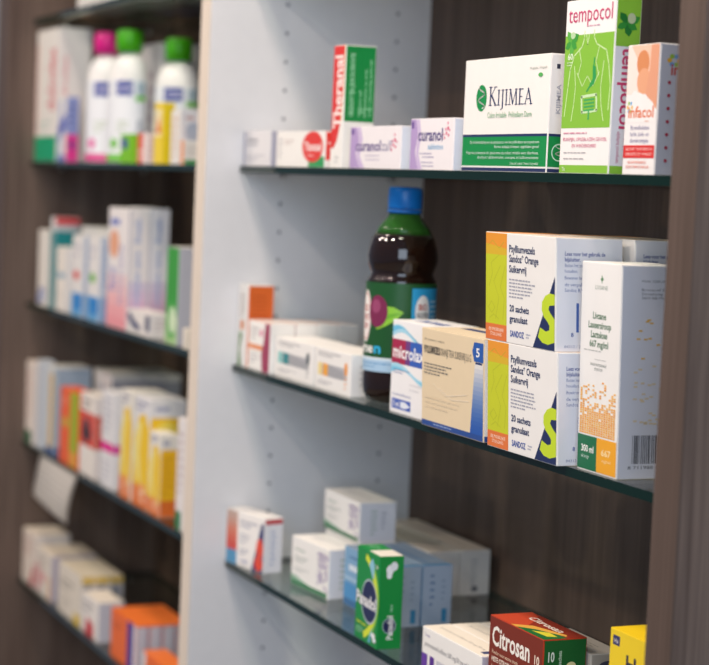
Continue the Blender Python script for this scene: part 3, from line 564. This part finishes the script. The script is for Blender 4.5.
# topmost shelf, seen from below
for x0, x1, y, d, h, c, t in ((-.985, -.93, .07, .05, .08, 'D2763C', 'orange box on the topmost shelf of the left bay, furthest left'), (-.90, -.74, .035, .06, .1, 'E6E2DE', 'white box on the topmost shelf of the left bay, beside the orange one'),
                           (-.72, -.58, .04, .07, .1, 'E3E2E2', 'white box in the middle of the topmost left bay shelf'), (-.55, -.38, .06, .07, .1, 'DCDCE0', 'pale box at the right of the topmost left bay shelf')):
    o = lb(2*S+.0, x0, x1, y, d, h, t, [('m', .1, .3, .9, .8, 4, '9A98A0')], group=A0, body=c)
for x0, x1, y, d, c, t in ((-.92, -.80, .125, .05, '6FB89A', 'sea green box behind the front row of the topmost left bay shelf'), (-.78, -.66, .125, .06, '9FA8D8', 'lavender box behind the front row of the topmost left bay shelf')):
    lb(2*S, x0, x1, y, d, .09, t, [('m', .1, .3, .9, .8, 4, '9A98A0')], group=A0, body=c)
# bottle shelf
lb(S, -1.0405, -.896, .006, .054, .2185, 'tall white box with green foot and red upright letters, left of the bottles',
   [('r', 0, 0, 1, .19, '0FA070'), ('r', 0, .19, .12, .9, 'E9CFC8'), ('m', .15, .22, .9, .32, 2, 'B8CCC2'), ('V', 'dulcolax', .88, .38, .35, .48, 'D26A74')], [('r', 0, 0, 1, 1, 'E4DFDC'), ('V', 'dulcolax', .28, .4, .2, .4, 'E0A9AC')], group=A1)
lb(S, -.889, -.839, .006, .021, .105, 'small blue and white box with a pink foot beside the tall green footed box', [('r', .1, .1, .5, .95, 'B9BEDC'), ('p', [(0, .3), (1, .5), (1, .75), (0, .55)], '5A68B8'), ('r', 0, .0, 1, .1, '6878B8')], [('r', 0, .42, 1, 1, '8791C4'), ('m', .2, .5, .8, .9, 4, '4A5490'), ('r', 0, 0, 1, .42, 'D8348C'), ('e', .5, .26, .25, .07, '7A3A84')], group=A1)
def squeeze_bottle(x, y, h, capc, label, lcol, foot, rad_=.0345):
    t = thing('shampoo_bottle', label, 'bottle', (x, y, S), rd(30), 'white shampoo bottles in the left bay')
    hb = h-.036; r = rad_
    pf = [(r*.9, 0), (r, .004), (r, hb*.74), (r*.98, hb*.80), (r*.9, hb*.88), (r*.74, hb*.945), (r*.55, hb*.985), (.014, hb), (.014, hb+.004)]
    bm = bmesh.new(); bm_lathe(bm, pf, 40, sx=1.0, sy=.66); link('bottle_body', bm, [plastic('EEECEA', .3)], t, True)
    bm = bmesh.new(); bm_lathe(bm, [(.0165, hb+.002), (.0198, hb+.003), (.0205, hb+.02), (.0198, h-.003), (.018, h), (.005, h+.0004)], 36); o = link('bottle_cap', bm, [plastic(capc, .3)], t, True)
    bm = bmesh.new(); mats = [ink('EEECEA')]
    def mp(u, v, n):
        a = math.radians(u); rr_ = r+.0002+.00003*n
        return (rr_*math.cos(a), rr_*.66*math.sin(a), v*hb)
    P = Print(bm, mats, mp, 14)
    P.draw([('r', -170, .02, 10, .76, 'E6E9EE')]+[('r', -150, .02, -10, .085, foot)]); P.seg = 3
    P.draw([('r', -95, .62, -45, .75, '34459A'), ('T', 'zwitsal', -90, .67, 40, .04, 'E8E6F0'), ('r', -36, .57, 5, .62, lcol), ('r', -32, .63, 0, .74, 'A7BBC9'), ('V', 'shampoo', -12, .12, 22, .28, '6E7E94'), ('e', -100, .18, 14, .05, lcol), ('m', -90, .28, -50, .4, 3, 'B7C6A8')])
    link('bottle_label', bm, mats, t)
squeeze_bottle(-.79, .056, .2058, 'D81E84', 'white shampoo bottle with a pink cap on the left bay shelf', 'E06AA8', 'D8408C')
squeeze_bottle(-.672, .058, .2035, '46A812', 'white shampoo bottle with a green cap, immediately right of the pink capped one', '6CBE3C', '6CC23A')
squeeze_bottle(-.589, .11, .19, '46A812', 'white shampoo bottle with a green cap half hidden behind the yellow box', '6CBE3C', '6CC23A', .039)
lb(S, -.765, -.645, .1, .06, .187, 'tall pale grey box standing behind the shampoo bottles with pink and green caps', [('m', .1, .2, .9, .8, 5, 'C2B6BC')], [('m', .3, .2, .7, .8, 5, 'C9A9B0')], body='DCD8D8', group=A1)
lb(S, -.534, -.479, .008, .022, .0424, 'small lime green box at the foot of the green capped bottle', [('r', 0, 0, 1, 1, '7CC41E'), ('r', .1, .5, .6, .85, '3A4C9C')], [('r', 0, 0, 1, 1, '8ACC2A')], group=A1, body='7CC41E')
lb(S, -.449, -.405, .008, .025, .0431, 'small pinkish box with a red edge between the lime and the yellow box', [('r', 0, 0, .6, 1, 'E0604A'), ('m', .1, .1, .9, .5, 2, 'F0D8D0')], [('m', .1, .1, .95, .9, 5, 'D8A8A8')], 'E6C6CC', body='F0DEDA', group=A1)
lb(S, -.373, -.332, .008, .016, .0838, 'small upright yellow box on the bottle shelf near the white divider', [('r', 0, 0, 1, 1, 'EFD23A'), ('r', 0, .45, .8, .9, 'F0E2B4'), ('p', [(.2, .5), (.8, .5), (.5, .8)], 'E07A3C')], [('r', 0, 0, 1, 1, 'ECD01A')], group=A1, body='ECD01A')
lb(S, -.297, -.258, .008, .036, .0727, 'white upright box with a grey picture, right of the yellow box', [('m', .2, .1, .8, .9, 6, 'D6B8A0')], [('r', 0, 0, 1, 1, 'D6D8DE'), ('e', .5, .6, .3, .18, 'A3B2C6'), ('m', .2, .8, .8, .92, 1, 'B07A7A')], group=A1)
lb(S, -.2535, -.238, .008, .03, .0324, 'tiny orange and green box in front of the white one beside the divider', [('r', 0, 0, 1, 1, 'E89A62')], [('r', 0, 0, 1, .2, '3E8C4C'), ('m', .1, .35, .9, .8, 3, 'C9BDB4')], 'E4A070', group=A1)
# second shelf
TL_ = '0E7F84'
lb(0, -.992, -.936, .006, .022, .1262, 'slim white box with blue foot marks at the far left of the second shelf', [('p', [(0, .02), (.8, .05), (.9, .2), (.5, .25), (.1, .15)], '5A68A8'), ('e', .5, .12, .25, .06, 'C8D0E4')], group=A2, body='E9E3DA')
lb(0, -.912, -.889, .006, .042, .1495, 'teal box with a red and grey head behind the slim white boxes', [('r', 0, 0, 1, .85, TL_)], [('r', 0, 0, 1, .85, TL_), ('r', 0, .85, 1, .92, 'B6BABE'), ('r', 0, .92, 1, 1, 'C9383E')], 'C9383E', group=A2, body='E4E4E2')
lb(0, -.872, -.812, .006, .02, .1028, 'plain short white box with a small blue mark in front of the teal one', [('r', .2, .52, .9, .6, '7DA8C0'), ('m', .2, .2, .8, .3, 2, 'DDD4CA')], [('r', 0, 0, 1, 1, 'E0DDDC')], group=A2, body='EFE7DC')
for x0, x1, h, c, t in ((-.773, -.709, .1267, 'DC4038', 'white and blue box with a red dot on the second shelf'), (-.679, -.617, .129, '6CB83C', 'white and blue box with a green dot on the second shelf')):
    lb(0, x0, x1, .006, .026, h, t, [('r', 0, 0, 1, .28, '6FAEDC'), ('e', .55, .17, .35, .12, '1E7FCC'), ('e', .4, .5, .28, .06, c), ('m', .2, .7, .8, .9, 2, 'B4B2C4')], [('r', 0, 0, 1, 1, 'C3CCDC'), ('r', 0, 0, 1, .28, '8FAAD0'), ('m', .2, .4, .8, .9, 6, '8FA6CC')], group=A2, body='EAE6E2')
lb(0, -.8555, -.702, .042, .05, .1373, 'white box standing behind the two boxes with red and green dots', [('m', .1, .3, .9, .9, 4, 'B0B4C4')], group=A2, body='DCDAD6')
for k in range(2):
    g = [('r', 0, q*.09, 1, (q+1)*.09, c) for q, c in enumerate(('EE9CA2', 'F0A8AC', 'F0B6B8', 'F0C4C4', 'EFD2D0'))]
    gs = [('r', 0, q*.08, 1, (q+1)*.08, c) for q, c in enumerate(('D8A0BC', 'D8A8C4', 'D8B4CC', 'D6BED4', 'D4C8DA'))]
    lb(0, -.5737, -.4705, .006+.0308*k, .0303, .1749 if k == 0 else .176, ['tall white box fading to pink at its foot, front one of the pair', 'tall white box fading to pink, standing behind its twin'][k], g+[('e', .3, .7, .25, .12, 'E8A884'), ('r', .1, .86, .55, .91, '6A78C0'), ('V', 'femi', .4, .3, .3, .2, '8088C4'), ('V', 'intimate', .75, .2, .2, .5, 'A9A4C8')], gs+[('r', 0, 0, .07, 1, 'B4B4C2'), ('V', 'fresh', .6, .72, .3, .2, '90A4D0'), ('V', 'intimate care', .6, .2, .3, .45, 'A3B2D8')], group='tall pink footed boxes', body='ECE6E4' if k == 0 else 'E8E6EA')  # dark strip down each end paints in the shade between the pair
lb(0, -.465, -.3545, .006, .03, .0329, 'low white box with a navy curve lying in front of the tall pink footed boxes', [('p', [(.0, .7), (.2, .3), (.5, .1), (.6, .3), (.3, .6), (.1, .9)], '38406C'), ('r', .8, .2, .98, .9, '2E3660')], [('m', .2, .2, .9, .8, 3, 'C7B8B4')], 'E4DCD8', group=A2, body='EAE4DE')
lb(0, -.287, -.236, .006, .033, .1303, 'white box with a green front beside the white divider on the second shelf', [('r', 0, .3, 1, 1, '3C9A3A'), ('r', 0, 0, 1, .3, 'A8CC8C'), ('e', .5, .25, .4, .2, '4CA848'), ('e', .6, .25, .3, .14, 'D5E8C4')], [('r', 0, 0, 1, 1, 'B9BAC4')], 'D5D0C8', group=A2, body='CFCFD4')
lb(0, -.2095, -.196, .006, .014, .0261, 'tiny cream box at the right end of the second shelf of the left bay', [('r', .1, .1, .9, .9, 'F0E6D6')], [('m', .2, .2, .8, .8, 2, 'B8A890')], group=A2, body='F0E6D6')
# third shelf
lb(-S, -1.041, -.983, .004, .024, .1398, 'cream box with a dark green foot in the far left of the third shelf', [('r', 0, 0, .75, .15, '2E6848'), ('m', .2, .3, .6, .9, 5, 'D8A8A4')], [('r', 0, 0, 1, 1, 'DDD4CE')], group=A3, body='E8DCD2')
lb(-S, -.971, -.937, .006, .02, .1481, 'narrow pale blue grey box on the third shelf', [('m', .2, .1, .8, .9, 8, 'C0C2CC')], group=A3, body='CDD2D8')
lb(-S, -.91, -.845, .006, .057, .146, 'steel blue box with a yellow stripe on the third shelf', [('r', 0, 0, .3, 1, 'D2D6D8'), ('r', .3, .08, .7, .92, 'D9B470'), ('r', .7, .08, 1, 1, 'A0B4C4'), ('r', 0, 0, 1, .08, '3E5C8C')], [('r', 0, 0, 1, 1, '96AABC'), ('r', 0, 0, 1, .1, '3E5C8C')], 'D0CFC8', group=A3, body='D9D7D2')
lb(-S, -.819, -.71, .006, .03, .1198, 'bright orange box with a lime green side strip on the third shelf', [('r', 0, 0, .58, 1, 'EE6430'), ('r', .58, .2, 1, 1, '9CB41E'), ('r', .58, 0, 1, .2, 'E0A03A'), ('e', .3, .55, .15, .07, 'C4B43C'), ('m', .1, .75, .45, .9, 2, 'F0A484')], group=A3, body='EE6430')
lb(-S, -.697, -.611, .006, .028, .1259, 'white and red box with a black diamond on the third shelf', [('r', 0, .36, 1, .78, 'D8503C'), ('p', [(.1, .52), (.4, .72), (.75, .52), (.4, .36)], '30282C'), ('r', .2, .62, .6, .68, '484044'), ('m', .15, .8, .8, .95, 2, '6A5A58'), ('p', [(0, .36), (.5, .3), (0, .1)], 'EFE9E2')], [('r', 0, 0, 1, 1, 'E2DAD6'), ('r', 0, .36, 1, .78, 'C9503C')], group=A3, body='EDE4DA')
lb(-S, -.578, -.512, .006, .028, .1428, 'white upright box with a magenta stripe on the third shelf', [('r', 0, .37, 1, .47, 'E0208C'), ('m', .15, .55, .85, .95, 6, 'B0B0BC'), ('m', .15, .05, .85, .3, 4, 'C4C2CA')], [('r', 0, .37, 1, .47, 'D0409C')], group=A3, body='E6E4E4')
def vit(big): return [('r', 0, 0, 1, .2, 'E8782C'), ('p', [(0, .2), (1, .14), (1, .72), (.7, .86), (.3, .82), (0, .6)], 'F2C81E'), ('p', [(0, .45), (.3, .25), (.5, .2), (.35, .5), (.5, .78), (.2, .75)], 'F4E48A'), ('e', .6, .16, .25, .06, 'F0A468'), ('T', 'C', .45, .05, .3, .1, 'F4E0C8'), ('m', .1, .87, .9, .97, 2, '5C6494')]
lb(-S, -.4775, -.424, .006, .05, .1559, 'yellow and orange vitamin box right of the magenta striped one', vit(1), [('r', 0, 0, 1, 1, 'E6E0D0')], group='yellow vitamin boxes', body='E9E4DA')
lb(-S, -.4125, -.338, .006, .052, .1549, 'large yellow and orange vitamin box with a pale end, behind the small one', vit(1), [('r', 0, 0, 1, .84, 'EEC022'), ('e', .45, .55, .45, .26, 'F0D85A'), ('m', .15, .88, .85, .96, 1, '8890B4')], group='yellow vitamin boxes', body='E4E2E2')
lb(-S, -.336, -.286, .006, .024, .1138, 'small yellow and orange vitamin box standing before the large one', vit(0), [('r', 0, 0, 1, .2, 'E0702C'), ('r', 0, .2, 1, .82, 'F0B81E'), ('m', .15, .25, .85, .75, 6, 'D89A1A'), ('m', .1, .85, .9, .95, 1, '7C84AC')], group='yellow vitamin boxes', body='E9E4DA')
lb(-S, -.216, -.182, .006, .02, .1475, 'slim white box with a green foot mark at the right end of the third shelf', [('r', 0, 0, .7, .16, '1E7C4C'), ('m', .15, .3, .85, .9, 8, 'C8B8B8')], [('r', 0, 0, 1, 1, 'DCD6D6')], group=A3, body='ECE6E4')
for k, (x1, h) in enumerate(((-.752, .145), (-.752, .145))):
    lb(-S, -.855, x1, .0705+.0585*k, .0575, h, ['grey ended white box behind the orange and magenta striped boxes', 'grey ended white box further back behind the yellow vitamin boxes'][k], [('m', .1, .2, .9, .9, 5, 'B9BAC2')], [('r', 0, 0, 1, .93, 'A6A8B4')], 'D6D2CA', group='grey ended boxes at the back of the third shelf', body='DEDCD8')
# lowest shelf
lb(-2*S, -1.04, -.952, .006, .06, .0901, 'cream box with a red corner at the far left of the lowest shelf', [('p', [(.55, .0), (.95, .05), (1, .5), (.8, .3)], 'C23C44'), ('m', .1, .5, .8, .9, 4, 'C9A8A0')], [('r', 0, 0, 1, 1, 'DAD2CC')], 'E2D6C6', group=A4, body='E6D9CC')
lb(-2*S, -.942, -.842, .006, .075, .0764, 'cream box with red print and an amber edge, second on the lowest shelf', [('r', .82, 0, .93, .5, 'DE9A4A'), ('r', .1, .3, .6, .5, 'E0A8A4'), ('m', .1, .55, .8, .9, 3, 'B8AAA0'), ('p', [(0, 0), (.3, .1), (.2, .6), (0, .7)], 'D49A98')], [('r', 0, 0, 1, 1, 'B4ACBC')], 'E0D2BE', group=A4, body='E6DCCE')
for k in range(3):
    lb(-2*S, -.80, -.66, .006+.0225*k, .022, .0799, ['cream box with yellow corners, first of three in a row on the lowest shelf', 'cream and grey box in the middle of the row of three on the lowest shelf', 'cream and grey box at the back of the row of three on the lowest shelf'][k], [('m', .1, .5, .85, .75, 2, '8C8478'), ('r', .7, 0, .98, .2, 'E0BE3A'), ('m', .1, .1, .6, .4, 3, 'C2B8A8')], [('r', 0, 0, 1, 1, 'B9B6B8'), ('r', 0, .86, 1, 1, 'CFAE50'), ('p', [(.2, .5), (.8, .6), (.6, .85), (.2, .8)], '7C7E88')], 'D9CDB6', group='row of cream boxes on the lowest shelf', body='E4DACA')
lb(-2*S, -.653, -.562, .006, .04, .0608, 'white box with a red blaze in front of the orange ones', [('p', [(.2, 0), (.75, 0), (.7, .35), (.3, .45)], 'CE3A40'), ('m', .1, .55, .85, .85, 2, '7E7A7C')], [('r', 0, 0, 1, 1, 'C8C8D2')], 'EDE2D4', group=A4, body='EFE8E0')
for k in range(4):
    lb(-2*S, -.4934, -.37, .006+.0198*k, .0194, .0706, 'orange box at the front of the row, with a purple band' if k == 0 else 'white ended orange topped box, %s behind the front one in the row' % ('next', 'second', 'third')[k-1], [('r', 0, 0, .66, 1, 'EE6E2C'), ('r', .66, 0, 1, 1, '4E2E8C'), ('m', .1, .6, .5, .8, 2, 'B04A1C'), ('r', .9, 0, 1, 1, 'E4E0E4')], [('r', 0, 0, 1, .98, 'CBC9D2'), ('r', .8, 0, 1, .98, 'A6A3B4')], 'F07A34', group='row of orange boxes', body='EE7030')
lb(-2*S, -.336, -.214, .006, .034, .0448, 'low orange box in front of the row at the right end of the lowest shelf', [('r', 0, 0, 1, 1, 'EE6E2C'), ('r', 0, 0, .12, 1, 'E8E2E0')], [('r', 0, 0, 1, 1, 'CBC9D2')], 'F07A34', group=A4, body='EE7030')

# paper note hanging from the third shelf of the left bay
bm = bmesh.new(); N = 14; nx = 10
mats = [ink('FAF5EE', .6), ink('DDD6CE', .6)]
def note(u, v, off=0):
    x = -.905+.235*u-.08*v; zz = -S-.003-.088*v*(.92+.12*u)
    y = -.0025+.006*v+.003*v*v-.004*math.sin(v*2.6)*u-off-.003*math.sin(u*3)*v
    return (x, y, zz)
vs = [[bm.verts.new(note(i/nx, j/N)) for i in range(nx+1)] for j in range(N+1)]
for j in range(N):
    for i in range(nx): bm.faces.new((vs[j][i], vs[j+1][i], vs[j+1][i+1], vs[j][i+1])).material_index = 0
bmesh.ops.solidify(bm, geom=bm.faces[:], thickness=.0003)
for q in range(5):
    v = .25+.13*q
    for i in range(8):
        a, b = .12+i*.09, .12+(i+.8)*.09
        bm.faces.new([bm.verts.new(note(*c, .0005)) for c in ((a, v+.03), (b, v+.03), (b, v), (a, v))]).material_index = 1
o = link('paper_note', bm, mats, smooth=True); tag(o, 'white paper note with faint print hanging from the edge of a left bay shelf', 'note')

# ------------------------------------------------------------------ light
w = bpy.data.worlds.new('World'); scn.world = w; w.use_nodes = True
bg = w.node_tree.nodes['Background']; bg.inputs[0].default_value = (.62, .74, 1.0, 1); bg.inputs[1].default_value = .29
def lamp(name, loc, power, size, col=(1, .85, .70), target=(0, .1, 0), shape='DISK', spread=PI):
    l = bpy.data.lights.new(name, 'AREA'); l.shape = shape; l.size = size; l.energy = power; l.color = col; l.spread = spread
    o = bpy.data.objects.new(name, l); COL.objects.link(o); o.location = loc
    o.rotation_euler = (Vector(target)-Vector(loc)).to_track_quat('-Z', 'Y').to_euler()
    return o
for x, y, p, sz in ((1.0, -.5, 22, .22), (-.35, -.45, 8, .15), (.95, -1.5, 15, .09), (-.75, -1.2, 12, .09), (.1, -2.0, 16, .09), (-1.2, -2.1, 20, .09)):
    lamp('ceiling_downlight', (x, y, 1.55), p, sz, target=(x, y+.35, 0))
wn = lamp('daylight_window', (3.0, -1.2, .6), 34, 1.4, (.72, .84, 1.0), (.2, .1, 0), 'SQUARE')

# ------------------------------------------------------------------ camera
cd = bpy.data.cameras.new('camera'); cam = bpy.data.objects.new('camera', cd); COL.objects.link(cam)
f, yaw, pit, rol = 1900, 0.41196, 0.07737, 0.04295
fw = Vector((-math.cos(yaw)*math.cos(pit), math.sin(yaw)*math.cos(pit), -math.sin(pit)))
r0 = fw.cross(Vector((0, 0, 1))).normalized(); u0 = r0.cross(fw)
c_, s_ = math.cos(rol), math.sin(rol)
rv = c_*r0+s_*u0; uv = -s_*r0+c_*u0
mw = Matrix((rv, uv, -fw)).transposed().to_4x4(); mw.translation = (2.16003, -.78395, .22272)
cam.matrix_world = mw
cd.sensor_width = 36; cd.lens = f/709*36; cd.clip_start = .05
cd.dof.use_dof = True; cd.dof.focus_distance = 1.62; cd.dof.aperture_fstop = 5.6
scn.camera = cam
vs_ = scn.view_settings
vs_.view_transform = 'Standard'; vs_.look = 'None'; vs_.gamma = 1; vs_.exposure = -.12
vs_.use_curve_mapping = False
